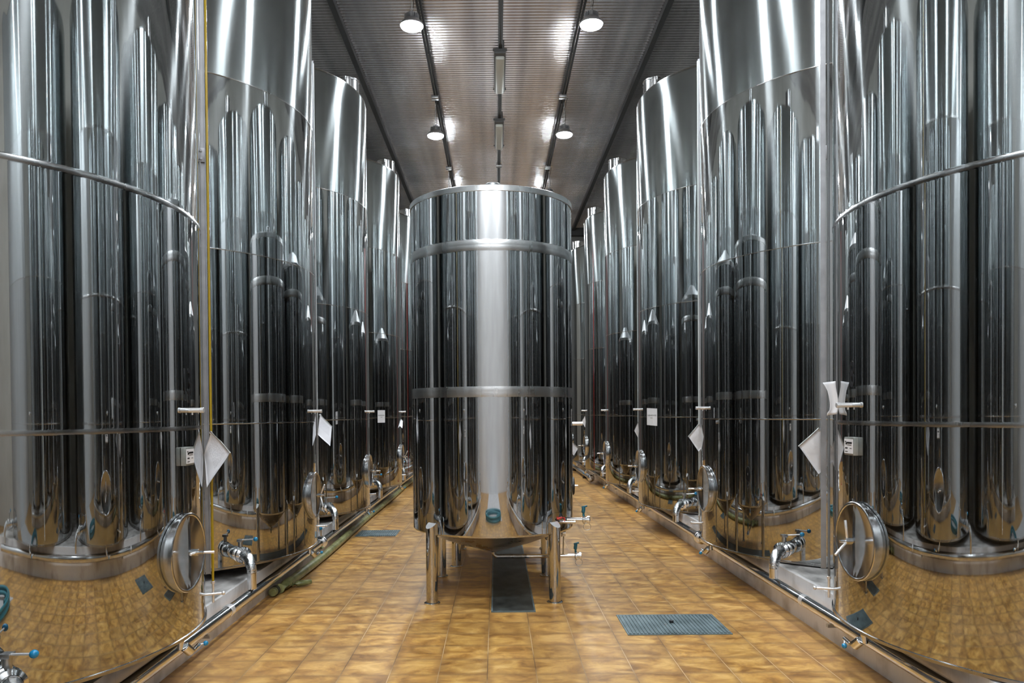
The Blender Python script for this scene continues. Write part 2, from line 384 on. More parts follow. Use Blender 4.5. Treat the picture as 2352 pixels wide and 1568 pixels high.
# corrugated ceiling: ridges run across the aisle
P = 0.085; RIB = ((0.0, 0.0), (0.58, 0.0), (0.70, -0.020), (0.88, -0.020))
vs = []; fs = []; ny = int((RY1 - RY0) / P)
for i in range(ny + 1):
    for f_, z_ in (RIB if i < ny else RIB[:1]):
        y = RY0 + (i + f_) * P
        vs += [(RX0, y, HC + z_), (RX1, y, HC + z_), (RX0, y, HC + 0.06), (RX1, y, HC + 0.06)]
for i in range(len(vs) // 4 - 1):
    a = i * 4; b4 = a + 4
    fs += [(a, b4, b4 + 1, a + 1), (a + 2, a + 3, b4 + 3, b4 + 2)]
me = bpy.data.meshes.new('ceiling'); me.from_pydata(vs, [], fs); me.materials.append(M['ceil'])
ce = bpy.data.objects.new('ceiling', me); COL.objects.link(ce); ce['kind'] = 'structure'
struct('trim_1', MB().box(((RX0 + RX1) / 2, RY1 - 0.15, HC - 0.13), (RX1 - RX0, 0.22, 0.25)), M['beam'])

# plinths under the two rows: low front ledge, then the block the tanks stand on
PY0, PY1 = -0.2, 21.9
def plinth(name, s, xf, label, wb=0.025, hp=0.262):
    def X(a): return s * a
    r = empty(name, (X(xf + 1.5), PY0, 0), label, 'plinth')
    ox, oy = r.location.x, r.location.y
    def bb(x0, x1, z0, z1): return ((X((x0 + x1) / 2) - ox, (PY0 + PY1) / 2 - oy, (z0 + z1) / 2), (abs(x1 - x0), PY1 - PY0, z1 - z0))
    xe = (-RX0 if s < 0 else RX1) - 0.01
    rbox(r, 'tiled_border', *bb(xf, xf + wb, 0, hp), M['wtile'])
    rbox(r, 'concrete_top', *bb(xf + wb, xe, 0, hp - 0.002), M['concrete'])
    return r
struct('added_slab', MB().box((0.1, (RY0 + 1.25) / 2, 0.004), (2.0, 1.25 - RY0, 0.008)), M['slab'])  # unseen pale slab, added to lighten the floor mirrored in the central tank
plinth('tank_plinth', -1, 2.03, 'low white tiled concrete plinth under the left row of tall tanks')
plinth('tank_plinth', 1, 2.31, 'low white tiled concrete plinth under the right row of tall tanks', 0.03, 0.326)

# ------------------------------------------------------------------ tall tanks
KS = 0.89          # tanks measured in units of this size about eye height
def sc(p): return Vector((p[0] * KS, p[1] * KS, 1.6 + (p[2] - 1.6) * KS))
R = 1.5; ZB, ZT = 0.18, 6.33
def body_profile(rings):
    """rings: list of (z, width, bulge)"""
    prof = [(R - 0.05, ZB), (R + 0.008, ZB), (R + 0.008, ZB + 0.018), (R, ZB + 0.022)]; mats = [2, 2, 2]
    def sec(z): return 0 if z < 3.0 else (1 if z < 4.65 else 3)
    z = ZB + 0.022
    for (rz, w, bu) in rings:
        prof.append((R, rz - w / 2)); mats.append(sec((z + rz) / 2))
        prof += [(R + bu, rz - w * 0.3), (R + bu, rz + w * 0.3), (R, rz + w / 2)]; mats += [2, 2, 2]
        z = rz
    prof.append((R, ZT - 0.05)); mats.append(3)
    # rolled shoulder and top rim
    for i in range(1, 7):
        t = i / 6 * PI / 2
        prof.append((R - 0.05 + 0.05 * math.cos(t), ZT - 0.05 + 0.05 * math.sin(t))); mats.append(3)
    prof.append((R - 0.06, ZT + 0.006)); mats.append(2)
    # shallow conical roof
    prof.append((0.15, ZT + 0.19)); mats.append(3)
    prof.append((0.001, ZT + 0.20)); mats.append(3)
    return prof, mats
def ang(al, r, z, s):
    """tank-local point at angle al degrees from the aisle direction towards the camera"""
    t = math.radians(al)
    return Vector((-s * r * math.cos(t), -r * math.sin(t), z))
def text_mesh(txt, size):
    cu = bpy.data.curves.new('number', 'FONT'); cu.body = txt; cu.size = size; cu.align_x = 'CENTER'; cu.align_y = 'CENTER'; cu.extrude = 0.0008
    cu.offset = 0.002
    ob = bpy.data.objects.new('tmp', cu); COL.objects.link(ob)
    dg = bpy.context.evaluated_depsgraph_get(); me = bpy.data.meshes.new_from_object(ob.evaluated_get(dg))
    bpy.data.objects.remove(ob); return me

ARM_MESH = {}
def make_tank(s, first=False, gauge='clear', arms='y'):
    """s = -1 left row, +1 right row. Local origin at tank axis, floor level."""
    root = empty('wine_tank', (0, 0, 0), 'x', 'tank')
    rings = [(1.515, 0.026, 0.0012), (2.89, 0.03, 0.003), (4.69, 0.02, 0.003)] if first else [(1.517, 0.006, 0.0008), (3.11, 0.010, 0.002), (4.69, 0.010, 0.002)]
    prof, mats = body_profile(rings)
    MB().lathe(prof, 256, mis=mats, hold=0.006).build('shell', [M['mirror'], M['semi'], M['weld'], M['satin']], root)
    fz = (((0.261 if s < 0 else 0.325) - 1.6) / KS + 1.6)
    # plinth foot ring under the shell
    MB().lathe([(R - 0.42, fz), (R - 0.30, fz), (R - 0.30, ZB - 0.004), (R - 0.05, ZB - 0.002), (R - 0.05, ZB + 0.004), (R - 0.42, ZB + 0.004)], 96, closed=True).build('foot_ring', M['gasket'], root)
    # long vertical seam
    sp = ang(62, R, 0, s)
    MB().box((sp.x, sp.y, 3.2), (0.006, 0.006, 6.1)).build('vertical_seam', M['weld'], root)
    # ---- top hatch near the aisle
    h = MB(); hc = ang(0, R - 0.25, ZT - 0.02, s)
    h.lathe([(0.17, 0), (0.17, 0.27), (0.176, 0.274), (0.176, 0.288), (0.15, 0.295), (0.001, 0.30)], 40, hc)
    ho = h.build('top_hatch', M['weld'], root)
    hb = MB(); hb.tube([hc + Vector((0, -0.15, 0.20)), hc + Vector((0, -0.18, 0.24)), hc + Vector((0, -0.18, 0.28)), hc + Vector((0, -0.15, 0.30)), hc + Vector((0, 0.05, 0.305))], 0.008, 8)
    hb.build('clamp_bar', M['dullsteel'], ho)
    # ---- manway door
    al = 2 if first else -0.5; t = math.radians(al); n = Vector((-s * math.cos(t), -math.sin(t), 0)); tg = Vector((s * math.sin(t) * -1, math.cos(t), 0)); up = Vector((0, 0, 1))
    c0 = n * 1.5 + Vector((0, 0, 0.73 if s < 0 else 0.765)); ax = tuple(n)
    fr = MB(); fr.lathe([(0.243, -0.045), (0.243, 0.006), (0.250, 0.010), (0.250, 0.030), (0.246, 0.034), (0.236, 0.034), (0.231, 0.030), (0.229, 0.0)], 72, c0, ax)
    fo = fr.build('manway_frame', M['ring'], root)
    lid = MB(); lid.lathe([(0.230, 0.028), (0.20, 0.0215), (0.15, 0.0135), (0.10, 0.008), (0.05, 0.005), (0.001, 0.004)], 64, c0, ax)
    lid.build('door_lid', M['lid'], fo)
    br = MB()
    w = 0.034
    for sg in (-1, 1):   # curved yoke bar
        pts = [c0 + up * (0.225 * q) + n * (0.028 + 0.006 * (1 - q * q)) + tg * (sg * w / 2) for q in [i / 10 - 1 for i in range(21)]]
        pin = [p - n * 0.05 for p in pts]
        vs2 = pts + pin; k = len(pts)
        br.add(vs2, [(i, i + 1, k + i + 1, k + i) for i in range(k - 1)], 0, True)
    pts = []
    for q in [i / 10 - 1 for i in range(21)]:
        b0 = c0 + up * (0.225 * q) + n * (-0.012)
        pts += [b0 - tg * w / 2, b0 + tg * w / 2, b0 - tg * w / 2 + n * 0.006, b0 + tg * w / 2 + n * 0.006]
    k = len(pts) // 4
    br.add(pts, [(4 * i, 4 * i + 1, 4 * i + 5, 4 * i + 4) for i in range(k - 1)] + [(4 * i + 2, 4 * i + 6, 4 * i + 7, 4 * i + 3) for i in range(k - 1)], 0, True)
    br.build('yoke_bar', M['ring'], fo)
    hd = MB(); hd.cyl(c0 - n * 0.02, c0 + n * 0.125, 0.010, 14); hd.cyl(c0 + n * 0.045, c0 + n * 0.09, 0.021, 18)
    hd.build('clamp_screw', M['chrome'], fo)
    hub = c0 + n * 0.075
    ARMS = {'y': (up * 0.90 - tg * 0.30 + n * 0.42, -up * 0.80 - tg * 0.25 + n * 0.25),
            'down': (up * 1.0 - tg * 0.05 + n * 0.12, -up * 0.62 - tg * 0.35 + n * 0.80),
            'flat': (tg * 0.25 - up * 0.03 + n * 0.95, -tg * 0.9 + up * 0.05 + n * 0.1)}
    for kk in ARMS:
        hn = MB()
        for d in ARMS[kk]:
            d = d.normalized(); hn.cyl(hub, hub + d * (0.135 if kk != 'flat' else 0.11), 0.0085, 10)
        ARM_MESH[(s, kk)] = hn.mesh('clamp_handle', [M['lever']])
    ob = bpy.data.objects.new('clamp_handle', ARM_MESH[(s, arms)]); COL.objects.link(ob); ob.parent = fo
    # ---- sampling tap
    p0 = ang(-2, R - 0.01, 1.63, s); nn = ang(-2, 1, 0, s)
    tp = MB(); tp.cyl(p0, p0 + nn * 0.085, 0.0155, 16); tp.cyl(p0 + nn * 0.08, p0 + nn * 0.105, 0.018, 16); tp.cyl(p0 + nn * 0.03 + Vector((0, 0, -0.03)), p0 + nn * 0.03, 0.006, 10)
    tp.build('sampling_tap', M['lever'], root)
    # ---- level gauge: channel, tube, bracket, bottom cock
    be = -22
    rc, rt = ((1.521, 1.552) if s < 0 else (1.562, 1.527)) if first else (1.512, 1.532)
    t = math.radians(be)
    rot = Matrix.Rotation(t if s < 0 else -t, 3, 'Z')
    rot = Matrix(((math.cos(t) * -s, math.sin(t), 0), (-math.sin(t), math.cos(t) * s * -1 * -1, 0), (0, 0, 1)))
    rd = ang(be, 1, 0, s); td = Vector((-rd.y, rd.x, 0))
    rot = Matrix((rd, td, (0, 0, 1))).transposed()
    gp = ang(be, rc, 0, s)
    g = MB(); zc0, zc1 = 0.46, (6.26 if first else 5.6)
    g.box(gp + Vector((0, 0, (zc0 + zc1) / 2)), (0.036, 0.004, zc1 - zc0), rot=rot)
    for q in (-1, 1): g.box(gp + rd * (0.016 * q) - td * 0.010 + Vector((0, 0, (zc0 + zc1) / 2)), (0.004, 0.02, zc1 - zc0), rot=rot)
    go = g.build('gauge_channel', M['channel'], root)
    tb = MB(); tpnt = ang(be, rt, 0, s) + td * (0.012 if s < 0 else -0.004)
    tb.cyl(tpnt + Vector((0, 0, 0.40)), tpnt + Vector((0, 0, zc1 - 0.02)), 0.0088, 14)
    tb.build('gauge_tube', M[gauge], go)
    bk = MB(); bk.box(gp + Vector((0, 0, 3.44)) - td * 0.012 - rd * 0.012, (0.05, 0.012, 0.10), rot=rot, bev=0.002)
    for dz in (-0.028, 0.028): bk.cyl(gp + Vector((0, 0, 3.44 + dz)) - rd * 0.012 - td * 0.012, gp + Vector((0, 0, 3.44 + dz)) - rd * 0.012 - td * 0.026, 0.009, 10)
    bk.build('gauge_bracket', M['channel'], go)
    ck = MB(); cz = Vector((0, 0, 0.315))
    ck.cyl(ang(be, R - 0.01, 0.315, s), ang(be, R + 0.12, 0.315, s), 0.010, 12)
    ck.cyl(tpnt + Vector((0, 0, 0.25)), tpnt + Vector((0, 0, 0.40)), 0.009, 12); ck.cyl(tpnt + Vector((0, 0, 0.385)), tpnt + Vector((0, 0, 0.405)), 0.014, 12)
    ck.ball(ang(be, R + 0.12, 0.315, s), 0.015, 12)
    ck.build('gauge_cock', M['lever'], go)
    # ---- outlet valve with elbow going down to the collecting pipe
    oa = 47.5; n = ang(oa, 1, 0, s); z0 = 0.335
    b0 = ang(oa, R, z0, s)
    ov = MB()
    ov.cyl(b0 - n * 0.03, b0 + n * 0.10, 0.043, 24)
    oo = ov.build('outlet_pipe', M['chrome'], root)
    vb = MB(); vb.lathe([(0.046, 0.02), (0.062, 0.05), (0.064, 0.14), (0.056, 0.16), (0.071, 0.168), (0.073, 0.195), (0.054, 0.205), (0.054, 0.225), (0.074, 0.232), (0.074, 0.258), (0.052, 0.27)], 28, b0, tuple(n))
    vb.build('valve_body', M['chrome'], oo)
    for q, sc_ in ((0, 0),):
        st = MB(); sb = b0 + n * 0.185
        st.cyl(sb + Vector((0, 0, 0.05)), sb + Vector((0, 0, 0.12)), 0.021, 12); st.box(sb + Vector((0, 0, 0.126)), (0.052, 0.052, 0.024), bev=0.003)
        st.build('valve_stem', M['dullsteel'], oo)
        lv = MB(); e0 = sb + Vector((0, 0, 0.13)); e1 = e0 + Vector((0.15, -0.035, 0.012))
        lv.cyl(e0, e1, 0.0065, 10); lv.build('valve_lever', M['lever'], oo)
        kb = MB(); kb.ball(e1, 0.021, 18); kb.build('lever_knob', M['blue'], oo)
    el = MB(); c = b0 + n * 0.26
    rr_ = 0.135
    pts = [c + n * 0.0] + arc(c + n * 0.02 - Vector((0, 0, rr_)), n, (0, 0, 1), rr_, PI / 2, 0, 10)
    pts = pts[:]; el.tube(pts, [0.047] * 8 + [0.045, 0.043, 0.042, 0.041][:len(pts) - 8], 20)
    el.build('outlet_elbow', M['chromed'], oo)
    en = pts[-1]
    dp = MB(); dp.cyl(en, Vector((en.x, en.y, 0.06 if s < 0 else 0.115)), 0.040, 24, cap=False); dp.build('drop_pipe', M['chrome'], oo)
    # ---- small bottom drain
    da = 3
    d0 = ang(da, R - 0.16, 0, s); n = ang(da, 1, 0, s)
    # ---- small drain cock hanging under the rim on the aisle side
    q0 = ang(-2, R - 0.045, 0.105, s); q1 = ang(-2, R + 0.02, 0.095, s)
    dm = MB(); dm.cyl(ang(3, R + 0.0, 0.14, s), q1 + Vector((0, -0.08, -0.005)), 0.03, 16); dm.cyl(q1 + Vector((0, -0.03, -0.01)), q1 + Vector((0, 0.055, 0.0)), 0.014, 14)
    dm.cyl(ang(3, R - 0.02, 0.12, s), ang(3, R - 0.02, ZB, s), 0.022, 14)
    do = dm.build('drain_cock', M['chrome'], root)
    lv = MB(); e0 = q1 + Vector((0, 0.05, 0)); e1 = e0 + Vector((-s * 0.035, 0.03 if s < 0 else -0.07, 0.0 if s < 0 else -0.025)); lv.cyl(e0, e1, 0.005, 10); lv.build('drain_lever', M['lever'], do)
    MB().ball(e1, 0.017, 16).build('drain_knob', M['blue'], do)
    return root

ROWG = {-1: 'tall steel tanks of the left row', 1: 'tall steel tanks of the right row'}
def extras_number(root, s, txt, y, z, size, sy):
    me_ = text_mesh(txt, size); me_.materials.append(M['ink'])
    o = bpy.data.objects.new('number_decal', me_); COL.objects.link(o); o.parent = root
    xs = math.sqrt(R * R - y * y) + 0.0015
    o.location = (-s * xs, y, z); o.rotation_euler = (PI / 2, 0, PI / 2 if s < 0 else -PI / 2); o.scale = (sy, 1, 1)
    o['label'] = 'black painted number ' + txt
def extras_plate(root, s, y, z):
    x = -s * (R + 0.004)
    b = MB(); b.box((x + -s * 0.011, y, z), (0.032, 0.13, 0.115), bev=0.003); o = b.build('label_holder', M['plate'], root)
    l = MB(); xf = x - s * 0.0285; l.box((xf, y, z), (0.002, 0.118, 0.092)); l.build('printed_label', M['paper'], o)
    k = MB(); xk = xf - s * 0.0012
    f = 1 if s < 0 else -1     # text runs away from the camera on the left row, towards it on the right
    for (u0, u1, w0, w1) in ((-.048, -.030, .027, .033), (-.040, -.022, .010, .024), (-.022, .046, .016, .028), (-.018, .040, .006, .010), (-.045, -.012, -.016, -.008), (.018, .042, -.015, -.011), (-.046, -.010, -.036, -.032)):
        k.box((xk, y + f * (u0 + u1) / 2, z + (w0 + w1) / 2), (0.0008, u1 - u0, w1 - w0))
    k.build('label_print', M['ink'], o)

pos = {-1: [(-3.48, 4.84), (-3.463, 8.085), (-3.444, 11.475), (-3.406, 15.165), (-3.42, 18.8), (-3.42, 22.45), (-3.48, 1.60)],
       1: [(3.80, 4.857), (3.745, 8.105), (3.697, 11.565), (3.706, 15.188), (3.72, 18.79), (3.72, 22.42), (3.80, 1.60)]}
labels = {-1: ['nearest tall steel tank on the left, with black number 13 and yellow gauge tube',
               'second tall steel tank from the front on the left, behind the yellow gauge tube',
               'third tall steel tank on the left, between the nearer two and the sheeted one',
               'fourth tall steel tank on the left, with a square white sheet stuck to its side',
               'fifth tall steel tank on the left, a narrow sliver beside the central tank',
               'last tall steel tank of the left row, hidden behind the central tank',
               'tall steel tank of the left row beside the camera, seen only mirrored in the others'],
          1: ['nearest tall steel tank on the right, with black number 8 and grey gauge channel',
              'second tall steel tank from the front on the right, beside the broad grey gauge channel',
              'third tall steel tank on the right, with a square white sheet stuck to its side',
              'fourth tall steel tank on the right, just beyond the one with the taped sheet',
              'fifth tall steel tank on the right, narrow, mirroring a thin red line',
              'last tall pale steel tank on the right, touching the outline of the central tank',
              'tall steel tank of the right row beside the camera, seen only mirrored in the others']}
TANK = {}
for s in (-1, 1):
    first = make_tank(s, True, 'wine' if s < 0 else 'dulltube', 'flat' if s < 0 else 'down')
    std = make_tank(s, False)
    for i, (x, y) in enumerate(pos[s]):
        o = first if i == 0 else (std if i == 1 else copy_tree(std))
        o.location = sc((x, y, 0)); o.scale = (KS, KS, KS); tag(o, labels[s][i], 'tank', ROWG[s]); TANK[(s, i)] = o
        if i == 6:
            for a_ in kids(o):
                if a_.name.startswith('manway_frame'):
                    for b_ in kids(a_): bpy.data.objects.remove(b_)
                    bpy.data.objects.remove(a_)
        if (s, i) in ((1, 1), (-1, 2)):      # these handles lie level
            for a_ in kids(o):
                for b_ in kids(a_):
                    if b_.name.startswith('clamp_handle'): b_.data = ARM_MESH[(s, 'flat')]
        if i == 0:
            if s < 0: extras_number(o, s, '13', 0.022, 1.805, 0.235, 0.62)
            else: extras_number(o, s, '8', 0.04, 1.82, 0.235, 0.55)
            extras_plate(o, s, -0.025 if s < 0 else 0.016, 1.338 if s < 0 else 1.365)

# ------------------------------------------------------------------ collecting pipes along the plinths
def header(s, X, Z, label, vy):   # carried on small brackets in front of the plinth edge
    r = empty('collecting_pipe', (s * X, PY0 + 0.2, 0), label, 'pipe')
    y0, y1 = 0.0, 21.6
    mb = MB(); mb.cyl((0, 0, Z), (0, y1 - y0, Z), 0.042, 28); mb.build('pipe_run', M['chrome'], r)
    for y in (5.45, 8.3, 11.4, 14.6, 17.9):
        c = MB(); c.lathe([(0.0425, -0.03), (0.0455, -0.028), (0.0455, 0.028), (0.0425, 0.03)], 28, (0, y, Z), (0, 1, 0)); c.build('pipe_collar', M['lever'], r)
    for y in (5.0, 7.9, 10.9, 14.0, 17.2, 20.3): MB().box((s * 0.035, y, Z - 0.052), (0.15, 0.03, 0.02)).build('pipe_bracket', M['dullsteel'], r)
    v = MB(); v.lathe([(0.042, -0.07), (0.068, -0.06), (0.070, -0.035), (0.056, -0.028), (0.056, -0.012), (0.070, -0.006), (0.070, 0.02), (0.056, 0.03), (0.042, 0.05)], 32, (0, vy, Z), (0, 1, 0))
    v.cyl((0, vy - 0.02, Z + 0.07), (0, vy - 0.02, Z + 0.14), 0.014, 12); vo = v.build('butterfly_valve', M['chrome'], r)
    MB().cyl((0, vy - 0.02, Z + 0.145), (-0.11 if s > 0 else 0.02, vy - 0.02, Z + 0.15), 0.007, 10).build('valve_lever', M['lever'], vo)
    if s < 0: MB().ball((0.0, vy - 0.02, Z + 0.155), 0.022).build('lever_knob', M['blue'], vo)
    return r
header(-1, 1.945, 0.183, 'polished steel pipe lying along the foot of the left tanks', 8.35)
header(1, 2.222, 0.222, 'polished steel pipe lying along the foot of the right tanks', 8.25)

# ------------------------------------------------------------------ central tank
def patch(mb, r0, thick, a0, a1, z0, z1, cr, na=12):
    """curved plate with rounded upper corners"""
    vs = []; nz = 10
    for lay in (0, 1):
        rr = r0 + thick * lay
        for j in range(nz + 1):
            for i in range(na + 1):
                u = i / na; v = j / nz
                z = z0 + (z1 - z0) * v
                half = (a1 - a0) / 2
                lim = 1.0
                dz = (z1 - z) / cr
                if dz < 1: lim = 1 - (cr / (half * r0)) * (1 - math.sqrt(max(0, 1 - (1 - dz) ** 2)))
                a = (a0 + a1) / 2 + half * lim * (2 * u - 1)
                vs.append((rr * math.cos(a), rr * math.sin(a), z))
    n1 = (na + 1) * (nz + 1); fs = []
    for j in range(nz):
        for i in range(na):
            p = j * (na + 1) + i
            fs += [(n1 + p, n1 + p + 1, n1 + p + na + 2, n1 + p + na + 1)]
    ring = [i for i in range(na + 1)] + [j * (na + 1) + na for j in range(1, nz + 1)] + [nz * (na + 1) + i for i in range(na - 1, -1, -1)] + [j * (na + 1) for j in range(nz - 1, 0, -1)]
    for k in range(len(ring)):
        a, b_ = ring[k], ring[(k + 1) % len(ring)]; fs.append((a, b_, n1 + b_, n1 + a))
    mb.add(vs, fs, 0, True)

def small_tank(x, y, r, top, label, cone=0.0, detail=0, bot=0.577, apex=0.345):
    root = empty('leg_tank', (x, y, 0), label, 'tank', 'small tanks on legs in the aisle')
    prof = [(0.04, apex), (r * 0.5, apex + (bot - apex) * 0.42), (r - 0.04, bot - 0.010), (r - 0.008, bot - 0.001), (r, bot + 0.010)]
    mats = [1, 1, 1, 1]
    for za, zb, bu in ((1.727, 1.812, 0.0025), (2.913, 3.001, 0.0045)):
        if zb > top - 0.1: continue
        prof += [(r, za), (r + bu * 0.6, za + 0.008), (r + bu, (za + zb) / 2 - 0.006), (r + bu * 0.8, (za + zb) / 2), (r + bu, (za + zb) / 2 + 0.006), (r + bu * 0.6, zb - 0.008), (r, zb)]
        mats += [0] + [1] * 6
    prof += [(r, top - 0.05), (r + 0.006, top - 0.048), (r + 0.006, top - 0.004), (r - 0.002, top)]; mats += [0, 1, 1, 1]
    prof += [(r - 0.03, top - 0.002), (0.14, top + cone), (0.001, top + cone + 0.01)]; mats += [1, 2, 2]
    MB().lathe(prof, 224, mis=mats, hold=0.006).build('shell', [M['centre'], M['weldb'], M['dullsteel']], root)
    if detail:
        hm = MB(); hm.cyl((0.02, 0, top), (0.02, 0, top + 0.20), 0.055, 24); hm.cyl((0.02, 0, top + 0.18), (0.02, 0, top + 0.215), 0.07, 24); hm.build('top_vent', M['dullsteel'], root)
    lx, ly = r * 0.715, r * 0.725
    for sx in (-1, 1):
        for sy in (-1, 1):
            a = math.atan2(sy * ly, sx * lx)
            px, py = sx * lx, sy * ly
            lg = MB(); seg = 28; rl = 0.049; vs = []
            for k in range(seg):
                t = 2 * PI * k / seg
                cx_, cy_ = rl * math.cos(t), rl * math.sin(t)
                rad = cx_ * math.cos(a) + cy_ * math.sin(a)
                vs.append((px + cx_, py + cy_, 0.012)); 
            for k in range(seg):
                t = 2 * PI * k / seg
                cx_, cy_ = rl * math.cos(t), rl * math.sin(t); rad = cx_ * math.cos(a) + cy_ * math.sin(a)
                vs.append((px + cx_, py + cy_, bot + 0.095 - rad * 0.75))
            fs = [(k, (k + 1) % seg, seg + (k + 1) % seg, seg + k) for k in range(seg)]
            lg.add(vs, fs, 0, True); lg.add(vs[seg:], [tuple(range(seg))], 1, False)
            lo = lg.build('leg', [M['centre'], M['lever']], root)
            MB().lathe([(0.0001, 0), (0.066, 0), (0.068, 0.003), (0.068, 0.010), (0.064, 0.013), (0.0001, 0.013)], 32, (px, py, 0)).build('foot_pad', M['chrome'], lo)
            if detail:
                pm = MB(); patch(pm, r, 0.005, a - 0.175, a + 0.175, bot + 0.012, bot + 0.175, 0.035); pm.build('reinforcing_plate', M['centre'], root)
    return root

CX, CY = -0.033, 6.86
ct = small_tank(CX, CY, 0.72, 3.44, 'round steel tank on four tubular legs standing alone in the middle of the aisle', 0.03, 1)
def end_valve(root, p, n, length, r=0.018, handle=None, name='outlet'):
    """pipe stub with clamped end valve, handle and chain"""
    p = Vector(p); n = Vector(n).normalized()
    o = MB().cyl(p, p + n * length, r, 16).build(name + '_pipe', M['chrome'], root)
    e = p + n * length
    v = MB(); v.lathe([(0.016, -0.01), (0.036, -0.004), (0.038, 0.012), (0.022, 0.018), (0.022, 0.026), (0.034, 0.030), (0.034, 0.050), (0.020, 0.056), (0.0001, 0.060)], 24, e, tuple(n))
    v.build('valve_body', M['chrome'], o)
    if handle:
        st = e + Vector((0, 0, 0.03)); h = MB(); h.cyl(st, st + Vector((0, 0, 0.03)), 0.01, 10)
        h.box(st + Vector((0, 0, 0.055)), (0.030, 0.03, 0.055), rot=Matrix.Rotation(0.12, 3, 'Y'), bev=0.008)
        h.box(st + Vector((0.008, 0, 0.083)), (0.05, 0.028, 0.014), rot=Matrix.Rotation(-0.25, 3, 'Y'), bev=0.005)
        h.build('valve_handle', M['teal'], o)
    ch = MB(); c = e + n * 0.03
    pts = [c + Vector((0.032 * math.sin(t) , 0, -0.03 - 0.030 * (1 - math.cos(t)))) for t in [PI * 2 * i / 20 for i in range(21)]]
    ch.tube(pts, 0.0022, 6); ch.build('cap_chain', M['dullsteel'], o)
    return o
# outlet from the cone: down, then out under the tank
ap = MB(); ap.tube([(0, 0, 0.36), (0, 0, 0.335)] + arc((0.04, 0, 0.335), (-1, 0, 0), (0, 0, -1), 0.04, 0, PI / 2, 8)[1:] + [(0.30, 0, 0.295)], 0.018, 16)
ap.build('bottom_outlet', M['weld'], ct)
end_valve(ct, (0.28, 0, 0.295), (1, 0, 0), 0.465, 0.018, 1, 'drain')
end_valve(ct, (0.635, -0.335, 0.672), (1, -0.12, 0), 0.145, 0.019, 1, 'racking')
cl = MB(); cl.cyl((0.52, -0.05, 0.555), (0.60, -0.05, 0.515), 0.014, 14); cl.lathe([(0.012, 0), (0.034, 0.004), (0.036, 0.016), (0.02, 0.02), (0.02, 0.026), (0.032, 0.03), (0.032, 0.045), (0.0001, 0.05)], 20, (0.605, -0.05, 0.512), (1, 0, 0))
cl.build('drain_clamp', M['chrome'], ct)
MB().cyl((0.632, -0.05, 0.48), (0.632, 0, 0.30), 0.006, 8).build('drain_rod', M['dullsteel'], ct)
rt = MB(); rt.cyl((0.56, -0.44, 0.668), (0.70, -0.47, 0.668), 0.014, 14); ro = rt.build('side_tap', M['chrome'], ct)
rh = MB(); rh.cyl((0.605, -0.465, 0.68), (0.605, -0.465, 0.705), 0.007, 10); rh.tube([(0.605, -0.465, 0.705), (0.58, -0.47, 0.708), (0.54, -0.48, 0.698)], [0.008, 0.01, 0.009], 8); rh.build('tap_lever', M['red'], ro)
sd = MB(); sd.cyl((0.68, 0, 0.93), (0.735, 0, 0.93), 0.082, 32); so = sd.build('side_door', M['gasket'], ct)
MB().cyl((0.735, 0, 0.93), (0.77, 0, 0.93), 0.010, 12).build('door_stud', M['chrome'], so)
MB().lathe([(0.0, 0), (0.075, 0), (0.075, 0.02), (0.0, 0.02)], 24, (0.69, 0, 0.93), (1, 0, 0)).build('door_rim', M['chrome'], so)

t2 = small_tank(0.07, 8.36, 0.69, 3.30, 'second steel tank on legs, close behind the central one and almost hidden', 0.22, 0)
MB().cyl((0.67, 0, 1.47), (0.885, 0, 1.47), 0.020, 16).build('side_rod', M['lever'], t2)
g2 = MB(); g2.cyl((0.735, -0.10, 0.75), (0.735, -0.10, 2.9), 0.010, 10); g2.cyl((0.66, -0.10, 0.8), (0.735, -0.10, 0.8), 0.008, 8); g2.build('gauge_tube', M['clear'], t2)
g3 = MB(); g3.cyl((0.735, -0.10, 1.27), (0.735, -0.10, 1.35), 0.022, 12); g3.build('gauge_float', M['paper'], t2)
small_tank(-0.02, 11.4, 0.66, 3.0, 'third tank on legs in the aisle, conical roof seen only mirrored in the tall tanks', 0.24)
small_tank(0.02, 13.3, 0.66, 3.0, 'farthest tank on legs in the aisle, conical roof seen only mirrored', 0.24)
rp = empty('red_post', (0.50, 17.28, 0), 'thin red post behind the aisle tanks, a red line mirrored in the far right tanks', 'post')
MB().box((0, 0, 2.70), (0.06, 0.06, 5.4), bev=0.006).build('upright', M['red'], rp); MB().box((0, 0, 0.008), (0.25, 0.25, 0.016), bev=0.003).build('base_plate', M['red'], rp)

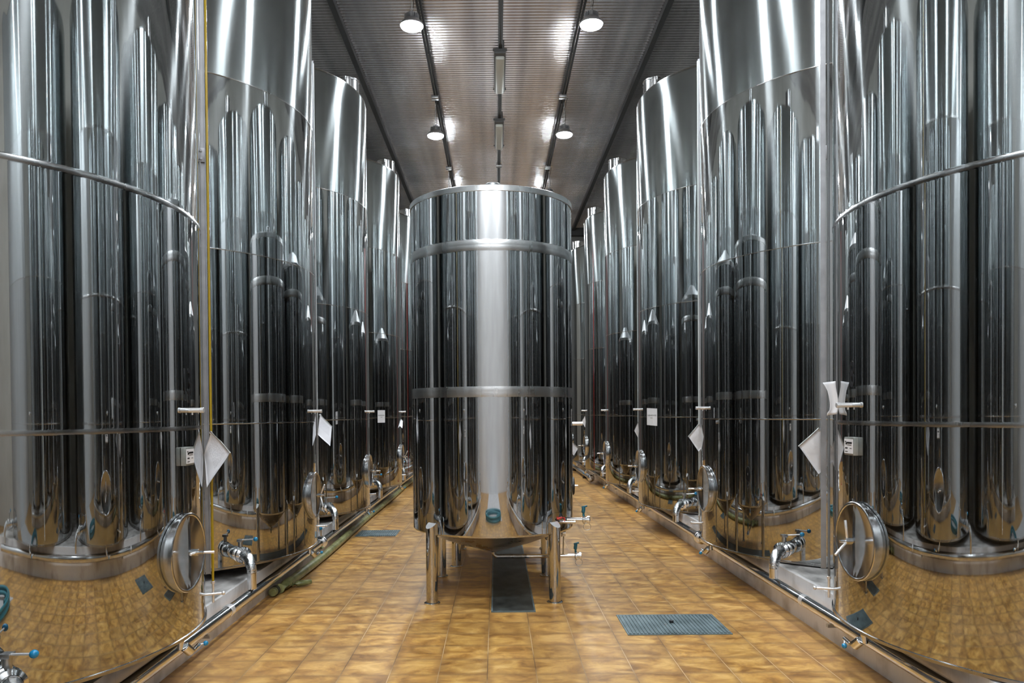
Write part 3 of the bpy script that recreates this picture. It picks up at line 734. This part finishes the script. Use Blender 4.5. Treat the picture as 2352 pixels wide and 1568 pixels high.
# ------------------------------------------------------------------ floor fittings
def strip():
    r = empty('drain_channel_cover', (0.127, 6.05, 0), 'long dark channel cover set in the floor running under the central tank', 'drain cover')
    MB().box((0, 2.0, 0.003), (0.34, 4.0, 0.008)).build('cover', M['strip'], r)
    fr_ = MB()
    for x in (-0.172, 0.172): fr_.box((x, 2.0, 0.004), (0.012, 4.0, 0.012))
    fr_.box((0, -0.003, 0.004), (0.356, 0.012, 0.012)); fr_.build('edge_frame', M['grate'], r)
strip()
def grate(x0, x1, y0, y1, sk, label, stud=True):
    r = empty('floor_grate', ((x0 + x1) / 2, (y0 + y1) / 2, 0), label, 'grate', 'square drain grates in the tiled floor')
    w, d = x1 - x0, y1 - y0
    g = MB(); g.box((0, 0, 0.003), (w, d, 0.006)); g.build('frame_plate', M['grate'], r)
    rb = MB(); n = int(w / 0.027)
    for i in range(n):
        x = -w / 2 + 0.02 + (w - 0.04) * i / (n - 1)
        rb.box((x, -d * 0.02, 0.009), (0.014, d * 0.92, 0.007))
    rb.build('ribs', M['grate'], r)
    if stud:
        k = MB(); k.cyl((0.0, 0.01, 0.010), (0.0, 0.01, 0.03), 0.016, 14); k.build('lifting_knob', M['gasket'], r)
        k = MB(); k.cyl((-0.055, -0.04, 0.012), (-0.055, -0.04, 0.016), 0.009, 12); k.build('screw_head', M['lever'], r)
grate(0.93, 1.68, 5.39, 5.925, 0, 'larger blue grey ribbed floor grate on the right, in front of the central tank')
g_ = grate(-1.85, -1.32, 9.83, 10.33, 0, 'smaller blue grey ribbed floor grate on the left, near the green hose', False)

# green hose lying along the left plinth
hr = empty('green_hose', (-1.93, 6.62, 0), 'thick greenish hose lying along the floor beside the left plinth', 'hose')
pts = []
for i in range(80):
    y = i * 0.15; pts.append((0.012 * math.sin(y * 1.1) + 0.02 * math.sin(y * 0.45 + 1) - 0.03 * math.exp(-y), y + 0.12, 0.045))
MB().tube(pts, 0.043, 16).build('hose_body', M['hose'], hr)
cp = MB(); cp.cyl((-0.035, -0.03, 0.045), (-0.03, 0.16, 0.045), 0.036, 18); cp.build('end_coupling', M['hose'], hr)
for y in (0.03, 0.065):
    MB().lathe([(0.036, -0.008), (0.041, -0.007), (0.041, 0.007), (0.036, 0.008)], 20, (-0.033, y, 0.045), (0, 1, 0)).build('hose_clamp', M['beam'], hr)
hs = MB(); hs.tube([(-1.885, 6.95, 0.035), (-1.85, 6.98, 0.034), (-1.80, 7.00, 0.034), (-1.745, 7.06, 0.034)], [0.018, 0.028, 0.027, 0.022], 14)
tag(hs.build('hose_end', M['hose']), 'short bent end of green hose beside the long green hose on the floor', 'hose')
# steel pipe on stands at the far right
fp = empty('floor_pipe', (2.12, 17.0, 0), 'loose steel pipe on short stands by the foot of the far right tanks', 'pipe')
MB().cyl((0, 0, 0.11), (0, 7.0, 0.11), 0.045, 20).build('pipe_run', M['dullsteel'], fp)
MB().lathe([(0.0001, -0.10), (0.05, -0.09), (0.078, -0.05), (0.078, 0.03), (0.05, 0.07), (0.045, 0.08)], 24, (0, 0, 0.11), (0, 1, 0)).build('end_coupling', M['chromed'], fp)
for y in (1.2, 3.6, 6.0): MB().box((0, y, 0.034), (0.09, 0.05, 0.068), bev=0.004).build('stand', M['gasket'], fp)
# teal hose coiled on the floor by the camera (mirrored in the central tank)
pts = []
for i in range(260):
    t = i / 260 * PI * 2 * 4.2; rr = 0.95 + 0.05 * math.sin(t * 0.37) - 0.02 * i / 260
    pts.append((rr * math.cos(t) + 0.05 * math.sin(i * 0.05), rr * math.sin(t) * 0.45, 0.03 + 0.02 * (i / 62)))
co = MB().tube(pts, 0.021, 10).build('coiled_hose', M['tealhose'], None, (0.02, 1.05, 0)); tag(co, 'coil of teal hose on the floor, mirrored low in the front of the central tank', 'hose')

# ------------------------------------------------------------------ papers
def sheet(name, origin, u, v, mat, label, cat='paper', curl=0.02, group=None, w=None, n=10, scaled=True):
    """u, v: edge vectors in metres from the hanging corner; origin = hanging corner"""
    u = Vector(u); v = Vector(v); w = Vector(w) if w else u + v; nrm = u.cross(v).normalized()
    root = empty(name, sc(origin) if scaled else origin, label, cat, group)
    if scaled: root.scale = (KS, KS, KS)
    def surf(scale, off):
        vs = []
        for j in range(n + 1):
            for i in range(n + 1):
                a, b_ = i / n, j / n
                aa = (a - 0.5) * scale + 0.5; bb = (b_ - 0.5) * scale + 0.5
                k = curl * math.sin(PI * (aa * 0.9 + bb * 0.5)) + curl * 0.4 * math.sin(2.2 * PI * bb)
                vs.append(u * aa * (1 - bb) + v * bb * (1 - aa) + w * aa * bb + nrm * (k + off))
        return vs
    def two(scale, th, off):
        top = surf(scale, off + th / 2); bot = surf(scale, off - th / 2); k = len(top)
        fs = [(j * (n + 1) + i, j * (n + 1) + i + 1, (j + 1) * (n + 1) + i + 1, (j + 1) * (n + 1) + i) for j in range(n) for i in range(n)]
        fb = [tuple(q + k for q in f[::-1]) for f in fs]
        ring = [i for i in range(n + 1)] + [j * (n + 1) + n for j in range(1, n + 1)] + [n * (n + 1) + i for i in range(n - 1, -1, -1)] + [j * (n + 1) for j in range(n - 1, 0, -1)]
        fr = [(ring[q], ring[(q + 1) % len(ring)], ring[(q + 1) % len(ring)] + k, ring[q] + k) for q in range(len(ring))]
        me = bpy.data.meshes.new('sheet'); me.from_pydata(top + bot, [], fs + fb + fr)
        uvl = me.uv_layers.new(name='UVMap')
        for p in me.polygons:
            for li in p.loop_indices:
                vi = me.loops[li].vertex_index % k; uvl.data[li].uv = ((vi % (n + 1)) / n, 1 - (vi // (n + 1)) / n)
        me.polygons.foreach_set('use_smooth', [True] * len(me.polygons))
        return me
    me = two(0.97, 0.0008, 0); me.materials.append(mat); o = bpy.data.objects.new('sheet', me); COL.objects.link(o); o.parent = root
    # folder edge strip with eyelet at the hanging corner
    e = MB(); e.tube([Vector((0, 0, 0)) + u * 0.0, u * 0.5 + nrm * curl * math.sin(PI * 0.45), u * 1.0 + nrm * curl * math.sin(PI * 0.9)], 0.004, 6); e.build('binding_strip', M['plate'], root)
    MB().lathe([(0.006, -0.002), (0.011, -0.002), (0.011, 0.002), (0.006, 0.002)], 14, (u + v) * 0.03, tuple(nrm), closed=True).build('eyelet', M['lever'], root)
    return root
# left: hanging from the yellow gauge tube (top corner, edges falling right and left)
PG = 'printed sheets hanging by a corner from the tank gauges'
sheet('hanging_sheet', (-2.007, 5.32, 1.484), (0.135, 0.0, -0.155), (-0.075, 0.05, -0.17), M['form'], 'large printed sheet hanging by a corner from the yellow gauge tube on the left', group=PG, curl=0.012, w=(-0.027, 0.0, -0.40))
sheet('hanging_sheet', (-2.005, 8.62, 1.600), (0.140, 0.0, -0.145), (0.0, -0.12, -0.225), M['form'], 'printed sheet hanging edge-on beside the second left tank', group=PG, curl=0.01)
sheet('hanging_sheet', (-1.950, 15.2, 1.545), (0.085, -0.02, -0.10), (0.0, -0.15, -0.15), M['paper'], 'small white sheet hanging beside the fourth left tank', group=PG, curl=0.01)
sheet('hanging_sheet', (2.350, 5.52, 1.468), (-0.148, 0.0, -0.132), (0.15, 0.0, -0.21), M['paper'], 'blank backed sheet hanging behind the grey gauge channel of the nearest right tank', group=PG, curl=0.006)
sheet('hanging_sheet', (2.302, 8.62, 1.448), (-0.118, 0.0, -0.140), (0.12, 0.0, -0.175), M['paper'], 'white sheet hanging edge-on beside the second right tank', group=PG, curl=0.006)
sheet('hanging_sheet', (2.256, 12.02, 1.430), (-0.065, 0.0, -0.14), (0.065, 0.0, -0.12), M['paper'], 'white sheet hanging beside the third right tank', group=PG, curl=0.006)
sheet('hanging_sheet', (2.245, 19.1, 1.50), (-0.09, 0.0, -0.15), (0.09, 0.0, -0.15), M['paper'], 'white sheet hanging beside the fifth right tank', group=PG, curl=0.006)
sheet('hanging_sheet', (0.815, 8.20, 1.285), (0.075, 0.0, -0.08), (-0.05, 0.0, -0.08), M['paper'], 'small white sheet hanging at the right edge of the central tank', group=PG, curl=0.004, scaled=False)
# curled paper on the right gauge
cr_ = empty('curled_note', sc((2.295, 5.16, 1.56)), 'curled white paper stuck upright between the right gauge channel and the nearest right tank', 'paper')
cr_.scale = (KS, KS, KS)
vs = []; nn_ = 12
for j in range(nn_ + 1):
    zz = j / nn_ * 0.225
    wob_ = 0.010 * math.sin(j / nn_ * PI * 1.6)
    for i in range(7):
        a = i / 6
        lft = -0.030 - (0.030 * max(0, (j / nn_ - 0.72) / 0.28) ** 1.5) - (0.012 if j < 2 else 0)
        vs.append((lft + a * (0.028 - lft) + wob_, 0.012 * math.sin(a * PI), zz + 0.01 * a))
me = bpy.data.meshes.new('paper'); me.from_pydata(vs, [], [(j * 7 + i, j * 7 + i + 1, (j + 1) * 7 + i + 1, (j + 1) * 7 + i) for j in range(nn_) for i in range(6)])
me.materials.append(M['paper']); me.polygons.foreach_set('use_smooth', [True] * len(me.polygons)); o = bpy.data.objects.new('paper_body', me); COL.objects.link(o); o.parent = cr_
md = o.modifiers.new('t', 'SOLIDIFY'); md.thickness = 0.001
# sheets taped flat to the shells
def taped(s, i, al, z, w, h, label, skew=0.0):
    tx, ty = pos[s][i]; root = empty('taped_sheet', (tx + ang(al, R, 0, s).x, ty + ang(al, R, 0, s).y, z), label, 'paper', 'white sheets taped to tank shells')
    c = Vector(root.location) - Vector((tx, ty, 0)); vs = []; n = 8
    root.location = sc(root.location); root.scale = (KS, KS, KS)
    for lay in (0.001, 0.002):
        for j in range(5):
            for k in range(n + 1):
                a = al - s * -1 * 0 + math.degrees((k / n - 0.5) * w / R)
                zz = (j / 4 - 0.5) * h + skew * (k / n - 0.5) * (-s)
                vs.append(ang(a, R + lay, 0, s) + Vector((0, 0, zz + z)) - c)
    fs = []; K = 5 * (n + 1)
    for l in (0, 1):
        for j in range(4):
            for k in range(n):
                p = l * K + j * (n + 1) + k; fs.append((p, p + 1, p + n + 2, p + n + 1))
    MB().add(vs, fs).build('sheet', M['paper'], root)
    kb = MB()
    nw = 9; x0 = -0.42
    for q in range(nw):
        u = -0.38 + 0.76 * q / (nw - 1)
        a = al + math.degrees(u * w / R); p = ang(a, R + 0.0028, 0, s) + Vector((0, 0, z + h * 0.09)) - c
        rd = ang(a, 1, 0, s); td = Vector((-rd.y, rd.x, 0)); rot = Matrix((rd, td, (0, 0, 1))).transposed()
        kb.box(p, (0.001, w * 0.055, h * (0.05 + 0.02 * ((q * 7) % 3))), rot=rot)
    rd = ang(al, 1, 0, s); td = Vector((-rd.y, rd.x, 0)); rot = Matrix((rd, td, (0, 0, 1))).transposed()
    kb.box(ang(al, R + 0.0028, 0, s) + Vector((0, 0, z - h * 0.06)) - c, (0.001, w * 0.22, h * 0.03), rot=rot)
    kb.build('print', M['plate'], root)
taped(-1, 3, 34.3, 1.543, 0.20, 0.235, 'square white sheet with a printed line taped to the fourth left tank')
taped(1, 2, 18.7, 1.518, 0.29, 0.25, 'square white sheet taped to the third right tank', 0.01)

# ------------------------------------------------------------------ ceiling fittings
def chain_links(mb, x, y, z0, z1):
    n = int((z1 - z0) / 0.034)
    for i in range(n):
        z = z0 + (z1 - z0) * (i + 0.5) / n; hl = (z1 - z0) / n * 0.62
        a = (1, 0, 0) if i % 2 else (0, 1, 0)
        a = Vector(a); pts = [Vector((x, y, z)) + a * (0.009 * math.cos(t)) + Vector((0, 0, hl * math.sin(t))) for t in [2 * PI * k / 10 for k in range(10)]]
        mb.tube(pts, 0.0032, 5, closed=True)
lamp0 = None
def make_lamp():
    r = empty('pendant_lamp', (0, 0, 0), 'x', 'lamp')
    h = MB(); h.lathe([(0.001, 0.205), (0.03, 0.205), (0.055, 0.19), (0.06, 0.12), (0.10, 0.10), (0.150, 0.045), (0.158, 0.030), (0.158, 0.015), (0.146, 0.012)], 40)
    for k in range(20):
        t = 2 * PI * k / 20; rt_ = Matrix.Rotation(t, 3, 'Z'); h.box(rt_ @ Vector((0.075, 0, 0.135)), (0.05, 0.004, 0.06), rot=rt_)
    h.build('housing', M['lampbody'], r)
    MB().lathe([(0.148, 0.014), (0.142, -0.002), (0.115, -0.018), (0.07, -0.028), (0.001, -0.032)], 36).build('lens', M['lens'], r)
    hk = MB(); hk.tube([Vector((0, 0, 0.205)), Vector((0.0, 0, 0.225))] + arc((0, 0, 0.245), (0, 0, -1), (1, 0, 0), 0.02, 0, PI * 1.6, 10), 0.004, 6); hk.build('hook', M['dullsteel'], r)
    c = MB(); chain_links(c, 0, 0, 0.265, HC - 6.83 - 0.01); c.build('chain', M['dullsteel'], r)
    cd = MB(); cd.tube([(0.015, 0, 0.2), (0.03, 0.01, 0.35), (0.012, 0, 0.5), (0.06, 0, 0.70)], 0.004, 6); cd.build('flex_cable', M['beam'], r)
    return r
lamp0 = make_lamp()
ys = [10.35, 14.42, 18.5, 22.6, 6.25, 2.15, -1.7]
nm = ['nearest in view', 'second in view', 'third, behind the central tank', 'farthest, hidden', 'just above the frame', 'above the camera', 'behind the camera']
cnt = 0
for side, X in (('left', -1.10), ('right', 1.335)):
    for y, w in zip(ys, nm):
        o = lamp0 if cnt == 0 else copy_tree(lamp0); cnt += 1
        o.location = (X, y, 6.83)
        tag(o, 'lit pendant lamp of the %s line, %s' % (side, w), 'lamp', 'lit pendant lamps over the aisle')

def run_y(name, x, z, r, label, cat, mat, n=1, w=0.0):
    o = empty(name, (x, RY0, z), label, cat)
    for k in range(n):
        dx = (k - (n - 1) / 2) * w
        MB().cyl((dx, 0.02, 0), (dx, RY1 - RY0 - 0.3, 0), r, 10).build('conduit', mat, o)
    return o
for side, X in (('left', -1.06), ('right', 1.30)):
    o = run_y('cable_run', X, HC - 0.14, 0.018, 'pair of dark conduits running along the ceiling above the %s line of lamps' % side, 'conduit', M['cond'], 2, 0.05)
    for y in (10.1, 14.1, 18.15, 22.2, 5.9):
        MB().box((-0.02, y - RY0, -0.03), (0.13, 0.12, 0.06), bev=0.006).build('junction_box', M['dullsteel'], o)
    for y in [RY0 + 0.8 + i * 2.04 for i in range(12)]:
        MB().box((0, y - RY0, 0.075), (0.02, 0.02, 0.13)).build('hanger', M['beam'], o)
o = run_y('cable_run', 0.118, HC - 0.11, 0.034, 'single dark conduit along the middle of the ceiling carrying the unlit fluorescent fittings', 'conduit', M['beam'])
MB().box((0, 18.1 - RY0, -0.03), (0.13, 0.12, 0.06), bev=0.006).build('junction_box', M['dullsteel'], o)
for y in [RY0 + 0.8 + i * 2.04 for i in range(12)]:
    MB().box((0, y - RY0, 0.06), (0.03, 0.02, 0.09)).build('hanger', M['beam'], o)
for side, X in (('left', -2.32), ('right', 2.56)):
    bm_ = MB().box((0, (RY1 - RY0) / 2 , 0), (0.085, RY1 - RY0 - 0.3, 0.10)).build('ceiling_rail', M['beam'], None, (X, RY0, HC - 0.065))
    tag(bm_, 'dark straight rail along the ceiling above the %s tanks' % side, 'rail')
for k, (y, w) in enumerate(((13.05, 'nearer'), (15.95, 'farther'))):
    r = empty('fluorescent_fitting', (0.11, y, HC - 0.20), '%s of the two unlit fluorescent fittings on the middle conduit' % w, 'light fitting', 'unlit fluorescent fittings')
    MB().box((0, 0, 0.02), (0.19, 1.5, 0.07), bev=0.012).build('housing', M['tubebox'], r)
    MB().box((0, 0.02, -0.035), (0.15, 1.36, 0.075), bev=0.03).build('diffuser', M['tube'], r)
    for q in (-0.74, 0.74): MB().box((0, q, 0.045), (0.23, 0.03, 0.03)).box((0.06, q, 0.12), (0.02, 0.02, 0.14)).build('end_bracket', M['tubebox'], r)

# ------------------------------------------------------------------ world, camera, view
w = bpy.data.worlds.new('world'); SC.world = w; w.use_nodes = True
w.node_tree.nodes['Background'].inputs[0].default_value = (0.5, 0.6, 0.7, 1); w.node_tree.nodes['Background'].inputs[1].default_value = 0.004

F, W, H = 1740.0, 2352, 1568
roll, pitch = 0.008, 0.015
cam = bpy.data.cameras.new('camera'); co_ = bpy.data.objects.new('camera', cam); COL.objects.link(co_)
cam.sensor_width = 36; cam.sensor_fit = 'HORIZONTAL'; cam.lens = 36 * F / W
cyp = 947 + F * math.tan(pitch)
cam.shift_x = (W / 2 - 1139.5) / W; cam.shift_y = (cyp - H / 2) / W
fwd = Vector((0, math.cos(pitch), -math.sin(pitch))); rt0 = Vector((1, 0, 0)); dn0 = Vector((0, -math.sin(pitch), -math.cos(pitch)))
c_, s_ = math.cos(roll), math.sin(roll)
right = rt0 * c_ + dn0 * s_; down = rt0 * -s_ + dn0 * c_
# image axes: dx = c*a + s*b, dy = -s*a + c*b
mat = Matrix((right, -down, -fwd)).transposed().to_4x4(); mat.translation = Vector((0, 0, 1.6))
co_.matrix_world = mat
cam.clip_start = 0.05
SC.camera = co_
SC.view_settings.view_transform = 'Standard'; SC.view_settings.look = 'None'; SC.view_settings.gamma = 1; SC.view_settings.exposure = 0.0
SC.view_settings.use_curve_mapping = False
cy = SC.cycles
cy.use_denoising = True
cy.max_bounces = 14; cy.glossy_bounces = 12; cy.diffuse_bounces = 4; cy.sample_clamp_indirect = 12; cy.caustics_reflective = True; cy.blur_glossy = 0.0
